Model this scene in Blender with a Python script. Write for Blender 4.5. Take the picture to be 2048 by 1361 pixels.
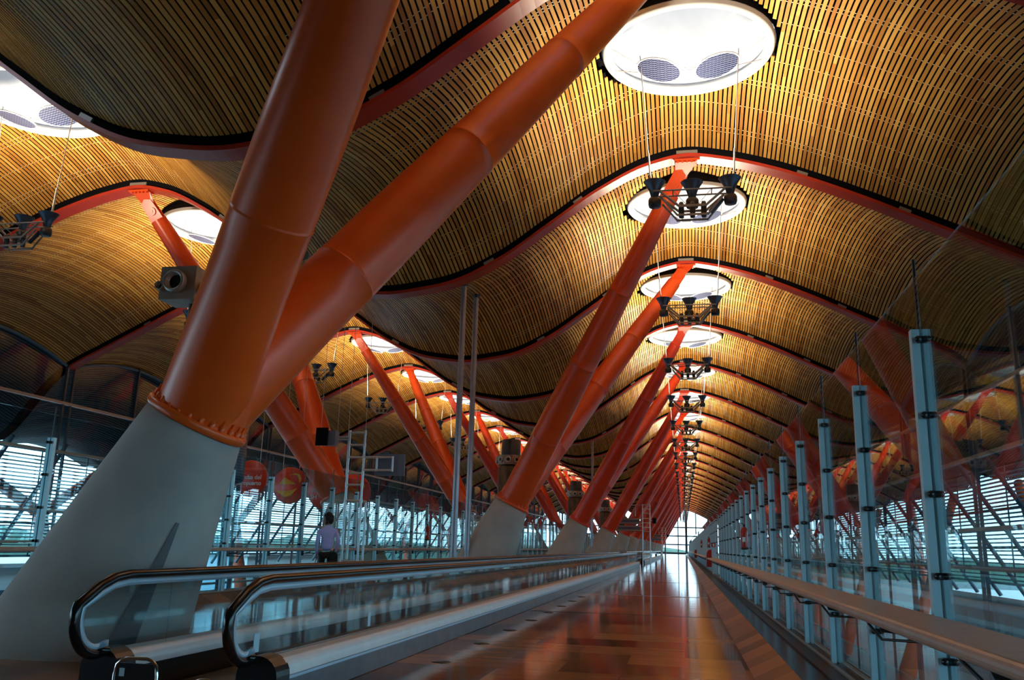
import bpy, math, random
from mathutils import Vector, Matrix
random.seed(4)
for o in list(bpy.data.objects): bpy.data.objects.remove(o)
SC = bpy.context.scene
COL = SC.collection
PI = math.pi

# ------------------------------------------------------------------ camera
W, H, F, HC = 2048, 1361, 1740.0, 1.17
def camera():
    roll = math.radians(1.5); vp = (1366, 1100)
    dy = Vector((vp[0]-W/2, -(vp[1]-H/2), -F)).normalized()
    hx = Vector((math.cos(roll), -math.sin(roll), 0))
    up = hx.cross(dy)
    if up.y < 0: up = -up
    up.normalize(); dx = dy.cross(up)
    # rows: camera axes expressed in the world (x along the hall width, y along the hall)
    M = Matrix(((dx.x, dx.y, dx.z), (dy.x, dy.y, dy.z), (up.x, up.y, up.z)))
    cd = bpy.data.cameras.new('camera'); cd.sensor_width = 36; cd.lens = F/W*36
    cd.clip_end = 1500; cd.clip_start = .05
    c = bpy.data.objects.new('camera', cd); COL.objects.link(c)
    c.matrix_world = Matrix.Translation((0, 0, HC)) @ M.to_4x4()
    SC.camera = c
camera()

# ------------------------------------------------------------------ world, exposure
WORLD_STRENGTH = 5.2
def world():
    w = bpy.data.worlds.new('sky'); SC.world = w; w.use_nodes = True
    nt = w.node_tree; nt.nodes.clear()
    out = nt.nodes.new('ShaderNodeOutputWorld'); bg = nt.nodes.new('ShaderNodeBackground')
    tc = nt.nodes.new('ShaderNodeTexCoord'); sep = nt.nodes.new('ShaderNodeSeparateXYZ')
    r = nt.nodes.new('ShaderNodeValToRGB')
    r.color_ramp.elements[0].position = 0.0; r.color_ramp.elements[0].color = (.76, .88, 1, 1)
    r.color_ramp.elements[1].position = .55; r.color_ramp.elements[1].color = (.68, .82, 1, 1)
    nt.links.new(tc.outputs['Generated'], sep.inputs[0]); nt.links.new(sep.outputs['Z'], r.inputs[0])
    nt.links.new(r.outputs[0], bg.inputs[0]); bg.inputs[1].default_value = WORLD_STRENGTH
    nt.links.new(bg.outputs[0], out.inputs[0])
world()
SC.view_settings.view_transform = 'Standard'; SC.view_settings.look = 'None'
SC.view_settings.gamma = 1; SC.view_settings.use_curve_mapping = False
SC.view_settings.exposure = 0.0
SC.cycles.max_bounces = 9; SC.cycles.diffuse_bounces = 4; SC.cycles.glossy_bounces = 4
SC.cycles.transmission_bounces = 4; SC.cycles.transparent_max_bounces = 28
SC.cycles.sample_clamp_indirect = 4.0
SC.cycles.caustics_reflective = False; SC.cycles.caustics_refractive = False
LAMP_W = 500.0

# ------------------------------------------------------------------ materials
def mat(name, col, rough=.5, metal=0., spec=.5, coat=0.):
    m = bpy.data.materials.new(name); m.use_nodes = True
    b = m.node_tree.nodes['Principled BSDF']
    b.inputs['Base Color'].default_value = (*col, 1); b.inputs['Roughness'].default_value = rough
    b.inputs['Metallic'].default_value = metal; b.inputs['Specular IOR Level'].default_value = spec
    if coat: b.inputs['Coat Weight'].default_value = coat; b.inputs['Coat Roughness'].default_value = .15
    return m
def noisy(name, c1, c2, scale, rough=.6, bump=0., metal=0., coords='Object', detail=5, spec=.5, coat=0.):
    m = mat(name, c1, rough, metal, spec, coat); nt = m.node_tree; b = nt.nodes['Principled BSDF']
    tc = nt.nodes.new('ShaderNodeTexCoord'); n = nt.nodes.new('ShaderNodeTexNoise')
    n.inputs['Scale'].default_value = scale; n.inputs['Detail'].default_value = detail
    r = nt.nodes.new('ShaderNodeValToRGB')
    r.color_ramp.elements[0].color = (*c1, 1); r.color_ramp.elements[1].color = (*c2, 1)
    r.color_ramp.elements[0].position = .32; r.color_ramp.elements[1].position = .68
    nt.links.new(tc.outputs[coords], n.inputs['Vector']); nt.links.new(n.outputs['Fac'], r.inputs[0])
    nt.links.new(r.outputs[0], b.inputs['Base Color'])
    if bump:
        bp = nt.nodes.new('ShaderNodeBump'); bp.inputs['Strength'].default_value = bump; bp.inputs['Distance'].default_value = .02
        nt.links.new(n.outputs['Fac'], bp.inputs['Height']); nt.links.new(bp.outputs[0], b.inputs['Normal'])
    return m
def math_node(nt, op, a, b=None, c=None):
    n = nt.nodes.new('ShaderNodeMath'); n.operation = op
    for i, v in enumerate((a, b, c)):
        if v is None: continue
        if isinstance(v, (int, float)): n.inputs[i].default_value = v
        else: nt.links.new(v, n.inputs[i])
    return n.outputs[0]
def glass(name, tint, f0=.05, power=4.0, rough=.0):
    m = bpy.data.materials.new(name); m.use_nodes = True; nt = m.node_tree; nt.nodes.clear()
    out = nt.nodes.new('ShaderNodeOutputMaterial'); mix = nt.nodes.new('ShaderNodeMixShader')
    tr = nt.nodes.new('ShaderNodeBsdfTransparent'); gl = nt.nodes.new('ShaderNodeBsdfGlossy')
    tr.inputs[0].default_value = (*tint, 1); gl.inputs['Roughness'].default_value = rough
    lw = nt.nodes.new('ShaderNodeLayerWeight')
    p = math_node(nt, 'POWER', lw.outputs['Facing'], power)
    f = math_node(nt, 'MULTIPLY_ADD', p, 1-f0, f0)
    nt.links.new(f, mix.inputs[0]); nt.links.new(tr.outputs[0], mix.inputs[1]); nt.links.new(gl.outputs[0], mix.inputs[2])
    nt.links.new(mix.outputs[0], out.inputs[0])
    return m
M = {}
def bamboo():
    m = mat('bamboo', (.6, .33, .1), .38, spec=.35); nt = m.node_tree; b = nt.nodes['Principled BSDF']
    at = nt.nodes.new('ShaderNodeAttribute'); at.attribute_name = 'slat'
    tc = nt.nodes.new('ShaderNodeTexCoord'); sep = nt.nodes.new('ShaderNodeSeparateXYZ')
    nt.links.new(tc.outputs['Object'], sep.inputs[0])
    seg = math_node(nt, 'FLOOR', math_node(nt, 'MULTIPLY', math_node(nt, 'ADD', sep.outputs['Y'], math_node(nt, 'MULTIPLY', at.outputs['Fac'], .37)), .42))
    cmb = nt.nodes.new('ShaderNodeCombineXYZ'); nt.links.new(at.outputs['Fac'], cmb.inputs[0]); nt.links.new(seg, cmb.inputs[1])
    wn = nt.nodes.new('ShaderNodeTexWhiteNoise'); wn.noise_dimensions = '3D'; nt.links.new(cmb.outputs[0], wn.inputs['Vector'])
    r = nt.nodes.new('ShaderNodeValToRGB')
    r.color_ramp.elements[0].color = (.42, .17, .03, 1); r.color_ramp.elements[1].color = (.78, .42, .095, 1)
    e = r.color_ramp.elements.new(.5); e.color = (.62, .295, .055, 1)
    nt.links.new(wn.outputs['Value'], r.inputs[0]); nt.links.new(r.outputs[0], b.inputs['Base Color'])
    return m
def floor_tiles():
    m = mat('floor_tiles', (.2, .1, .05), .085, spec=.3); nt = m.node_tree; b = nt.nodes['Principled BSDF']; b.inputs['IOR'].default_value = 1.25
    tc = nt.nodes.new('ShaderNodeTexCoord')
    br = nt.nodes.new('ShaderNodeTexBrick'); br.offset = .5
    br.inputs['Scale'].default_value = 1; br.inputs['Brick Width'].default_value = 1.2; br.inputs['Row Height'].default_value = .8
    br.inputs['Mortar Size'].default_value = .004; br.inputs['Color1'].default_value = (.70, .37, .17, 1)
    br.inputs['Color2'].default_value = (.085, .036, .02, 1); br.inputs['Mortar'].default_value = (.05, .03, .02, 1)
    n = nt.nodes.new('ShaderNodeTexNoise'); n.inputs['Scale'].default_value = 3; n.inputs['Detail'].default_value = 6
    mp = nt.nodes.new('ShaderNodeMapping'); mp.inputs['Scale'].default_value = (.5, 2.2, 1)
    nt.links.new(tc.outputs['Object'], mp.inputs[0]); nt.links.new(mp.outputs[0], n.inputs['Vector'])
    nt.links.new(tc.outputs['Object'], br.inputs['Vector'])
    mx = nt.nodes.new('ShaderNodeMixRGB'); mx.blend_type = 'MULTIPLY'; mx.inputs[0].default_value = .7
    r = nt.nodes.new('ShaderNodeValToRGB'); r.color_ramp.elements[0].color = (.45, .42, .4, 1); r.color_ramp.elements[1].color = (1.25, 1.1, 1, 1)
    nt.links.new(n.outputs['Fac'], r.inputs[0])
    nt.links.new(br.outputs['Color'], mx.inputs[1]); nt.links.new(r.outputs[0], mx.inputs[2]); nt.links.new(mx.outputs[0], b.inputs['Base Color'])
    n2 = nt.nodes.new('ShaderNodeTexNoise'); n2.inputs['Scale'].default_value = 1.0; n2.inputs['Detail'].default_value = 3
    mp2 = nt.nodes.new('ShaderNodeMapping'); mp2.inputs['Scale'].default_value = (.9, 3.2, 1); nt.links.new(tc.outputs['Object'], mp2.inputs[0])
    bp = nt.nodes.new('ShaderNodeBump'); bp.inputs['Strength'].default_value = .02; bp.inputs['Distance'].default_value = .05
    nt.links.new(mp2.outputs[0], n2.inputs['Vector']); nt.links.new(n2.outputs['Fac'], bp.inputs['Height']); nt.links.new(bp.outputs[0], b.inputs['Normal'])
    return m
def kerb_tiles():
    m = mat('kerb_tiles', (.3, .16, .08), .34, spec=.15); nt = m.node_tree; b = nt.nodes['Principled BSDF']
    tc = nt.nodes.new('ShaderNodeTexCoord'); sep = nt.nodes.new('ShaderNodeSeparateXYZ'); nt.links.new(tc.outputs['Object'], sep.inputs[0])
    seg = math_node(nt, 'FLOOR', math_node(nt, 'MULTIPLY', sep.outputs['Y'], 1.65))
    wn = nt.nodes.new('ShaderNodeTexWhiteNoise'); wn.noise_dimensions = '1D'; nt.links.new(seg, wn.inputs['W'])
    fr = math_node(nt, 'FRACT', math_node(nt, 'MULTIPLY', sep.outputs['Y'], 1.65))
    line = math_node(nt, 'GREATER_THAN', fr, .985)
    r = nt.nodes.new('ShaderNodeValToRGB'); r.color_ramp.elements[0].color = (.05, .02, .012, 1); r.color_ramp.elements[1].color = (.36, .17, .08, 1)
    nt.links.new(wn.outputs[0], r.inputs[0])
    mx = nt.nodes.new('ShaderNodeMixRGB'); mx.inputs[2].default_value = (.55, .42, .34, 1)
    nt.links.new(line, mx.inputs[0]); nt.links.new(r.outputs[0], mx.inputs[1]); nt.links.new(mx.outputs[0], b.inputs['Base Color'])
    return m
def striped(name, c1, c2, axis, freq, duty, rough=.5, metal=0.):
    m = mat(name, c1, rough, metal); nt = m.node_tree; b = nt.nodes['Principled BSDF']
    tc = nt.nodes.new('ShaderNodeTexCoord'); sep = nt.nodes.new('ShaderNodeSeparateXYZ'); nt.links.new(tc.outputs['Object'], sep.inputs[0])
    fr = math_node(nt, 'FRACT', math_node(nt, 'MULTIPLY', sep.outputs[axis], freq))
    g = math_node(nt, 'GREATER_THAN', fr, duty)
    mx = nt.nodes.new('ShaderNodeMixRGB'); mx.inputs[1].default_value = (*c1, 1); mx.inputs[2].default_value = (*c2, 1)
    nt.links.new(g, mx.inputs[0]); nt.links.new(mx.outputs[0], b.inputs['Base Color'])
    return m
def perforated():
    m = mat('perforated_disc', (.02, .03, .1), .4); nt = m.node_tree; b = nt.nodes['Principled BSDF']
    tc = nt.nodes.new('ShaderNodeTexCoord'); sep = nt.nodes.new('ShaderNodeSeparateXYZ'); nt.links.new(tc.outputs['Object'], sep.inputs[0])
    fx = math_node(nt, 'FRACT', math_node(nt, 'MULTIPLY', sep.outputs['X'], 13.0))
    wob = math_node(nt, 'MULTIPLY', math_node(nt, 'SINE', math_node(nt, 'MULTIPLY', sep.outputs['X'], 82.0)), .012)
    fy = math_node(nt, 'FRACT', math_node(nt, 'MULTIPLY', math_node(nt, 'ADD', sep.outputs['Y'], wob), 12.0))
    g = math_node(nt, 'GREATER_THAN', fy, .68)
    g2 = math_node(nt, 'MULTIPLY', math_node(nt, 'GREATER_THAN', fx, .86), .35)
    g3 = math_node(nt, 'MAXIMUM', g, g2)
    mx = nt.nodes.new('ShaderNodeMixRGB'); mx.inputs[1].default_value = (.006, .009, .04, 1); mx.inputs[2].default_value = (.12, .14, .22, 1)
    nt.links.new(g3, mx.inputs[0]); nt.links.new(mx.outputs[0], b.inputs['Base Color'])
    return m
def lens_mat():
    m = bpy.data.materials.new('frosted_lens'); m.use_nodes = True; nt = m.node_tree; nt.nodes.clear()
    out = nt.nodes.new('ShaderNodeOutputMaterial'); t = nt.nodes.new('ShaderNodeBsdfTranslucent'); d = nt.nodes.new('ShaderNodeBsdfDiffuse')
    t.inputs[0].default_value = (.16, .16, .16, 1); d.inputs[0].default_value = (.9, .9, .9, 1)
    mx = nt.nodes.new('ShaderNodeMixShader'); mx.inputs[0].default_value = .12
    nt.links.new(t.outputs[0], mx.inputs[1]); nt.links.new(d.outputs[0], mx.inputs[2]); nt.links.new(mx.outputs[0], out.inputs[0])
    return m
M['bamboo'] = bamboo()
M['soffit'] = mat('soffit_metal', (.035, .05, .065), .5)
M['void'] = mat('roof_void', (.006, .006, .008), .9, spec=.1)
M['beam'] = noisy('beam_red_paint', (.46, .032, .016), (.52, .04, .02), 3, .35)
M['tube_orange'] = noisy('tube_orange_paint', (.86, .108, .011), (.90, .125, .014), 2.5, .32, .02)
M['tube_vermilion'] = noisy('tube_vermilion_paint', (.80, .085, .016), (.84, .10, .02), 2.5, .32, .02)
M['tube_red'] = noisy('tube_red_paint', (.70, .05, .016), (.75, .06, .02), 2.5, .34, .02)
M['concrete'] = noisy('cast_concrete', (.36, .35, .335), (.45, .435, .41), 1.6, .75, .08, spec=.2)
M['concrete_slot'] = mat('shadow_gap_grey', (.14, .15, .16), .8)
M['clip'] = mat('white_clip', (.9, .9, .88), .4)
M['white'] = mat('white_enamel', (.88, .88, .87), .35)
M['fabric'] = noisy('white_fabric', (.60, .65, .74), (.66, .71, .80), 2, .7)
M['lens'] = lens_mat()
M['perf'] = perforated()
M['rim'] = mat('disc_rim', (.9, .9, .9), .4)
M['lamp_black'] = mat('lamp_black', (.03, .034, .045), .35)
M['lamp_blue'] = mat('lamp_reflector', (.08, .11, .16), .3, .5)
M['lamp_grey'] = mat('lamp_frame_grey', (.33, .31, .29), .45, .4)
M['cable'] = mat('steel_cable', (.75, .74, .72), .4, .3)
M['steel'] = noisy('post_steel', (.52, .72, .80), (.58, .78, .86), 8, .38, metal=.25)
M['clamp'] = mat('black_clamp', (.012, .012, .014), .3)
M['glass'] = glass('screen_glass', (.80, .955, .98), .05, 4.2)
M['walk_glass'] = glass('walkway_glass', (.86, .96, .98), .045, 4.5)
M['facade_glass'] = glass('facade_glass', (.66, .90, .97), .05, 4.5)
M['rail'] = noisy('rail_tan', (.43, .30, .245), (.50, .36, .295), 9, .35)
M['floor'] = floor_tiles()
M['kerb'] = kerb_tiles()
M['slate'] = noisy('slate', (.05, .08, .12), (.085, .125, .17), 5, .22)
M['ledge'] = noisy('dark_ledge', (.05, .038, .04), (.075, .055, .055), 4, .4)
M['channel'] = mat('glazing_channel', (.50, .38, .33), .4)
M['rubber'] = mat('handrail_rubber', (.007, .007, .008), .18)
M['brushed'] = mat('brushed_steel', (.50, .66, .80), .35, .3)
M['deck'] = noisy('walkway_deck', (.74, .68, .68), (.80, .74, .74), 6, .38, metal=.1)
M['skirt'] = noisy('walkway_skirt', (.17, .17, .19), (.23, .23, .26), 4, .28, metal=.35)
M['belt'] = striped('pallet_belt', (.02, .02, .02), (.055, .055, .055), 'X', 60, .5, .5)
M['black'] = mat('black_plastic', (.008, .008, .01), .3)
M['chrome'] = mat('chrome', (.7, .72, .75), .12, 1.)
M['pole'] = noisy('pole_grey', (.32, .33, .40), (.38, .39, .46), 3, .35, metal=.3)
M['tower'] = striped('tower_mesh', (.035, .045, .065), (.10, .13, .18), 'Z', 16, .5, .4, .5)
M['tower_rail'] = striped('tower_rail', (.12, .12, .17), (.2, .2, .27), 'Z', 12, .5, .35, .4)
M['tower_glass'] = glass('tower_glass', (.72, .86, .92), .06, 3.5)
M['vent'] = noisy('vent_bronze', (.055, .04, .032), (.085, .06, .045), 4, .38, metal=.4)
M['vent_black'] = mat('vent_cap', (.018, .02, .028), .5)
M['nozzle'] = mat('nozzle_metal', (.52, .50, .47), .35, .5)
M['nozzle_box'] = noisy('nozzle_box', (.30, .24, .19), (.38, .31, .25), 6, .4, metal=.3)
M['louvre'] = mat('louvre_grey', (.10, .17, .24), .45)
M['strut'] = mat('facade_strut', (.06, .10, .14), .45, .2)
M['frame_blue'] = mat('facade_frame', (.045, .06, .085), .4, .2)
M['frame_light'] = mat('facade_transom', (.40, .34, .32), .4)
M['sign_red'] = mat('sign_red', (.90, .045, .015), .3)
M['sign_white'] = mat('sign_white', (.92, .90, .86), .5)
M['sign_yellow'] = mat('sign_yellow', (.88, .46, .02), .5)
M['alu'] = mat('gantry_aluminium', (.55, .58, .62), .32, .5)
M['alu_warm'] = mat('gantry_sleeve', (.60, .50, .42), .35, .4)
M['panel'] = mat('panel_grey', (.13, .14, .18), .4)
M['screen'] = mat('dark_screen', (.004, .004, .005), .2)
M['red'] = mat('fire_red', (.42, .02, .015), .28)
M['label'] = mat('label_white', (.85, .85, .8), .5)
M['skin'] = mat('skin', (.36, .17, .11), .5)
M['shirt'] = noisy('lavender_shirt', (.50, .47, .88), (.56, .53, .93), 20, .8)
M['trousers'] = mat('black_trousers', (.008, .008, .01), .7)
M['hair'] = mat('black_hair', (.006, .005, .005), .6)
M['lower'] = noisy('lower_floor', (.06, .10, .13), (.09, .14, .17), 1.2, .3)
M['wall_teal'] = noisy('lower_wall', (.16, .24, .27), (.20, .28, .31), .5, .6)
M['outside'] = noisy('outside_ground', (.10, .12, .12), (.15, .16, .15), .08, .9)
M['hedge'] = noisy('hedge_green', (.03, .075, .05), (.06, .12, .08), .6, .9)
M['building'] = mat('white_building', (.75, .75, .73), .7)
M['window_dark'] = mat('building_window', (.06, .09, .12), .3)
M['dark_wall'] = mat('dark_wall', (.02, .02, .022), .8)
M['sticker'] = mat('sticker_pale', (.45, .62, .72), .5)

# ------------------------------------------------------------------ mesh helpers
class MB:
    def __init__(s): s.v = []; s.f = []; s.sm = []; s.mi = []; s.cur = 0
    def add(s, vs, fs, smooth=False):
        n = len(s.v); s.v += [tuple(v) for v in vs]
        for f in fs: s.f.append(tuple(i+n for i in f)); s.sm.append(smooth); s.mi.append(s.cur)
        return s
    def box(s, c, d, R=None):
        vs = []
        for x in (-.5, .5):
            for y in (-.5, .5):
                for z in (-.5, .5):
                    p = Vector((x*d[0], y*d[1], z*d[2]))
                    if R is not None: p = R @ p
                    vs.append(p+Vector(c))
        return s.add(vs, [(0,1,3,2),(4,6,7,5),(0,4,5,1),(2,3,7,6),(0,2,6,4),(1,5,7,3)])
    def tube(s, pts, r, n=12, cap=True, closed=False, flat=None):
        pts = [Vector(p) for p in pts]; k = len(pts)
        rs = r if isinstance(r, (list, tuple)) else [r]*k
        prev = None; rings = []
        for i, p in enumerate(pts):
            if closed: t = pts[(i+1) % k]-pts[i-1]
            else: t = pts[min(i+1, k-1)]-pts[max(i-1, 0)]
            t = t.normalized()
            if prev is None:
                a = Vector((0, 0, 1)) if abs(t.z) < .9 else Vector((1, 0, 0))
                u = t.cross(a).normalized()
            else: u = (prev-t*prev.dot(t)).normalized()
            prev = u; w = t.cross(u)
            fx, fy = flat or (1, 1)
            rings.append([p+(u*math.cos(2*PI*j/n)*fx+w*math.sin(2*PI*j/n)*fy)*rs[i] for j in range(n)])
        vs = [v for rg in rings for v in rg]; fs = []
        for i in range(k if closed else k-1):
            a, b = i*n, ((i+1) % k)*n
            for j in range(n): fs.append((a+j, a+(j+1) % n, b+(j+1) % n, b+j))
        s.add(vs, fs, True)
        if cap and not closed:
            s.add(rings[0], [tuple(range(n))[::-1]]); s.add(rings[-1], [tuple(range(n))])
        return s
    def lathe(s, prof, n=32, Mx=None, closed=False, smooth=True):
        Mx = Mx or Matrix.Identity(4); vs = []; fs = []; k = len(prof)
        for r, z in prof:
            for j in range(n): vs.append(Mx @ Vector((r*math.cos(2*PI*j/n), r*math.sin(2*PI*j/n), z)))
        for i in range(k if closed else k-1):
            for j in range(n):
                a, b = i*n, ((i+1) % k)*n
                fs.append((a+j, a+(j+1) % n, b+(j+1) % n, b+j))
        return s.add(vs, fs, smooth)
    def disc(s, c, r, n=24, z=0, up=True, Mx=None):
        Mx = Mx or Matrix.Identity(4)
        vs = [Mx @ Vector((c[0]+r*math.cos(2*PI*j/n), c[1]+r*math.sin(2*PI*j/n), c[2])) for j in range(n)]
        return s.add(vs, [tuple(range(n)) if up else tuple(range(n))[::-1]])
    def prism(s, poly, ext, axis):
        """poly in the two other axes, extruded from ext[0] to ext[1] along axis (0 x, 1 y, 2 z)."""
        n = len(poly); vs = []
        for e in ext:
            for a, b in poly:
                vs.append({0: (e, a, b), 1: (a, e, b), 2: (a, b, e)}[axis])
        fs = [tuple(range(n))[::-1], tuple(range(n, 2*n))]+[(i, (i+1) % n, n+(i+1) % n, n+i) for i in range(n)]
        return s.add(vs, fs)
    def build(s, name, m, parent=None, loc=None):
        me = bpy.data.meshes.new(name); me.from_pydata(s.v, [], s.f)
        for mm in (m if isinstance(m, (list, tuple)) else [m]): me.materials.append(mm)
        me.polygons.foreach_set('use_smooth', s.sm); me.polygons.foreach_set('material_index', s.mi)
        me.update()
        o = bpy.data.objects.new(name, me); COL.objects.link(o)
        if parent: o.parent = parent
        if loc: o.location = loc
        return o
def tag(o, label=None, cat=None, group=None, kind=None):
    if label: o['label'] = label
    if cat: o['category'] = cat
    if group: o['group'] = group
    if kind: o['kind'] = kind
    return o
def thing(name, label, cat, loc=(0, 0, 0), group=None, rz=0):
    o = bpy.data.objects.new(name, None); o.empty_display_size = .2; COL.objects.link(o)
    o.location = loc; o.rotation_euler = (0, 0, rz)
    return tag(o, label, cat, group)
def copy_tree(o, parent=None):
    c = o.copy(); COL.objects.link(c)
    if parent: c.parent = parent
    for ch in KIDS(o): copy_tree(ch, c)
    return c
def KIDS(o): return [x for x in list(COL.objects) if x.parent == o]
def struct(mb, name, m): return tag(mb.build(name, m), kind='structure')
def dup(src_kids, o, loc, label, group=None):
    """copy of thing o, with copies of its parts (and their sub-parts)"""
    c = o.copy(); COL.objects.link(c); c.location = loc; c['label'] = label
    if group: c['group'] = group
    for k, subs in src_kids:
        d = k.copy(); COL.objects.link(d); d.parent = c
        for s in subs:
            e = s.copy(); COL.objects.link(e); e.parent = d
    return c
def tree(o): return [(k, KIDS(k)) for k in KIDS(o)]
ORD = ['zeroth','nearest','second','third','fourth','fifth','sixth','seventh','eighth','ninth','tenth','eleventh','twelfth',
       'thirteenth','fourteenth','fifteenth','sixteenth','seventeenth','eighteenth','nineteenth','twentieth','twenty-first',
       'twenty-second','twenty-third','twenty-fourth','twenty-fifth','twenty-sixth','twenty-seventh','twenty-eighth','twenty-ninth','thirtieth']
def text(name, s, size, m, parent, loc, rot, align='CENTER', bold=True):
    cu = bpy.data.curves.new(name, 'FONT'); cu.body = s; cu.size = size; cu.align_x = align; cu.align_y = 'CENTER'; cu.extrude = .002
    if bold: cu.offset = size*.018
    t = bpy.data.objects.new(name, cu); COL.objects.link(t)
    me = bpy.data.meshes.new_from_object(t.evaluated_get(bpy.context.evaluated_depsgraph_get()))
    me.materials.clear(); me.materials.append(m)
    bpy.data.objects.remove(t)
    o = bpy.data.objects.new(name, me); COL.objects.link(o); o.parent = parent; o.location = loc; o.rotation_euler = rot
    return o

# ------------------------------------------------------------------ roof shape
SL0 = .11                       # timber slats start this far above the beam line
AX = -7.8                       # valley line; the hall is symmetric about it
RIDGES = (.30, -15.90)
PROF = [(0,7.78),(1.1,7.9),(1.75,8.03),(3.07,8.64),(4.43,9.58),(5.78,10.52),(7.12,11.17),(8.1,11.36),(9.1,11.2),(10.3,10.85),
        (11.3,10.45),(12.5,9.9),(13.5,9.4),(15.3,8.5),(16.8,7.72),(17.6,7.0),(18.4,6.0),(19.2,5.0),(20,4.45),(21,4.2),(22.2,4.3)]
def _pchip():
    xs = [p[0] for p in PROF]; ys = [p[1] for p in PROF]; n = len(xs)
    d = [(ys[i+1]-ys[i])/(xs[i+1]-xs[i]) for i in range(n-1)]
    m = [0.0]+[(0 if d[i-1]*d[i] <= 0 else 2*d[i-1]*d[i]/(d[i-1]+d[i])) for i in range(1, n-1)]+[d[-1]]
    return xs, ys, m
_X, _Y, _MM = _pchip()
def prof(x):
    u = abs(x-AX)
    for i in range(len(_X)-1):
        if u <= _X[i+1] or i == len(_X)-2:
            h = _X[i+1]-_X[i]; t = (u-_X[i])/h
            return ((2*t**3-3*t*t+1)*_Y[i]+(t**3-2*t*t+t)*h*_MM[i]+(-2*t**3+3*t*t)*_Y[i+1]+(t**3-t*t)*h*_MM[i+1])
def zslat(x, y):                # y 0..9 inside a bay
    t = y/9; return prof(x)+SL0+.82*4*t*(1-t)
BAY = 9.0; Y2 = 22.0
def beamY(n): return Y2+BAY*(n-2)
NLAST = 26
XL, XR = -30.0, 14.4
EAVE_L, EAVE_R = -24.6, 9.5+.0
SKY_R = 1.85

def slat_bay_mesh(holes, clips=True):
    # slats laid out at equal arc length across the hall
    xs = [XL]; step = .005
    acc = 0; pts = []; x = XL; pz = prof(XL)
    while x < XR:
        x2 = x+step; z2 = prof(x2); acc += math.hypot(step, z2-pz)
        if acc >= .110: pts.append(x2); acc -= .110
        x, pz = x2, z2
    mb = MB(); ids = []
    hw = .0375; R = SKY_R+.10
    for i, xc in enumerate(pts):
        segs = [(.29, 8.71)]
        if holes:
            for rx in RIDGES:
                dd = abs(xc-rx)
                if dd < R:
                    q = math.sqrt(R*R-dd*dd)
                    segs = [(.29, 4.5-q), (4.5+q, 8.71)]
        sl = (prof(xc+.02)-prof(xc-.02))/.04; cs = 1/math.hypot(1, sl)
        nx, nz = -sl*cs, cs
        for a, b in segs:
            n = max(2, int((b-a)/.75)+1); vs = []
            for k in range(n+1):
                y = a+(b-a)*k/n; z = zslat(xc, y)
                for sx in (-1, 1):
                    px, pz_ = xc+sx*hw*cs, z+sx*hw*sl*cs
                    vs.append((px, y, pz_)); vs.append((px+nx*.022, y, pz_+nz*.022))
            fs = []
            for k in range(n):
                a0, b0 = k*4, k*4+4
                fs += [(a0, b0, b0+2, a0+2), (a0, a0+1, b0+1, b0), (a0+2, b0+2, b0+3, a0+3)]
            fs += [(0, 2, 3, 1), (n*4, n*4+1, n*4+3, n*4+2)]
            mb.add(vs, fs); ids += [i]*len(fs)
    me = bpy.data.meshes.new('ceiling'); me.from_pydata(mb.v, [], mb.f); me.materials.append(M['bamboo']); me.materials.append(M['soffit'])
    me.polygons.foreach_set('material_index', [1 if (pts[i] < EAVE_L-.02 or pts[i] > EAVE_R+.02) else 0 for i in ids])
    at = me.attributes.new('slat', 'FLOAT', 'FACE'); at.data.foreach_set('value', [float(i) for i in ids]); me.update()
    # clips in the gaps
    cb = MB()
    rows = [.9, 1.05, 1.9, 2.75, 2.9, 3.75, 4.5, 5.25, 6.1, 6.25, 7.1, 7.95, 8.1]
    for i in range(len(pts)-1):
        xm = .5*(pts[i]+pts[i+1])
        rr = min(abs(xm-r) for r in RIDGES)
        if rr > 6.2: continue
        for y in rows:
            if holes and math.hypot(rr, y-4.5) < R+.08: continue
            z = zslat(xm, y)
            sl = (prof(xm+.02)-prof(xm-.02))/.04
            cb.box((xm, y, z+.006), (.034, .016, .008), Matrix.Rotation(-math.atan(sl), 3, 'Y'))
    cm = bpy.data.meshes.new('clip'); cm.from_pydata(cb.v, [], cb.f); cm.materials.append(M['clip']); cm.update()
    # dark deck above
    db = MB(); nx, ny = 178, 24; vs = []
    for a in range(nx+1):
        for b in range(ny+1):
            x = XL+(XR-XL)*a/nx; y = 9*b/ny
            vs.append((x, y, zslat(x, y)+.22))
    fs = []
    for a in range(nx):
        for b in range(ny):
            x = XL+(XR-XL)*(a+.5)/nx; y = 9*(b+.5)/ny
            if holes and min(math.hypot(x-r, y-4.5) for r in RIDGES) < 2.12: continue
            i = a*(ny+1)+b; fs.append((i, i+1, i+ny+2, i+ny+1))
    db.add(vs, fs)
    dm = bpy.data.meshes.new('roof_deck'); dm.from_pydata(db.v, [], db.f); dm.materials.append(M['void']); dm.update()
    return me, cm, dm
def build_roof():
    A = slat_bay_mesh(True); B = slat_bay_mesh(False)
    for n in range(-3, NLAST):
        me, cm, dm = A if n >= 0 else B
        o = bpy.data.objects.new('ceiling', me); COL.objects.link(o); o.location = (0, beamY(n), 0); tag(o, kind='structure')
        for nm, mm in (('clip', cm), ('roof_deck', dm)):
            c = bpy.data.objects.new(nm, mm); COL.objects.link(c); c.parent = o
            if nm == 'clip': c['kind'] = 'stuff'
build_roof()

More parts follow.
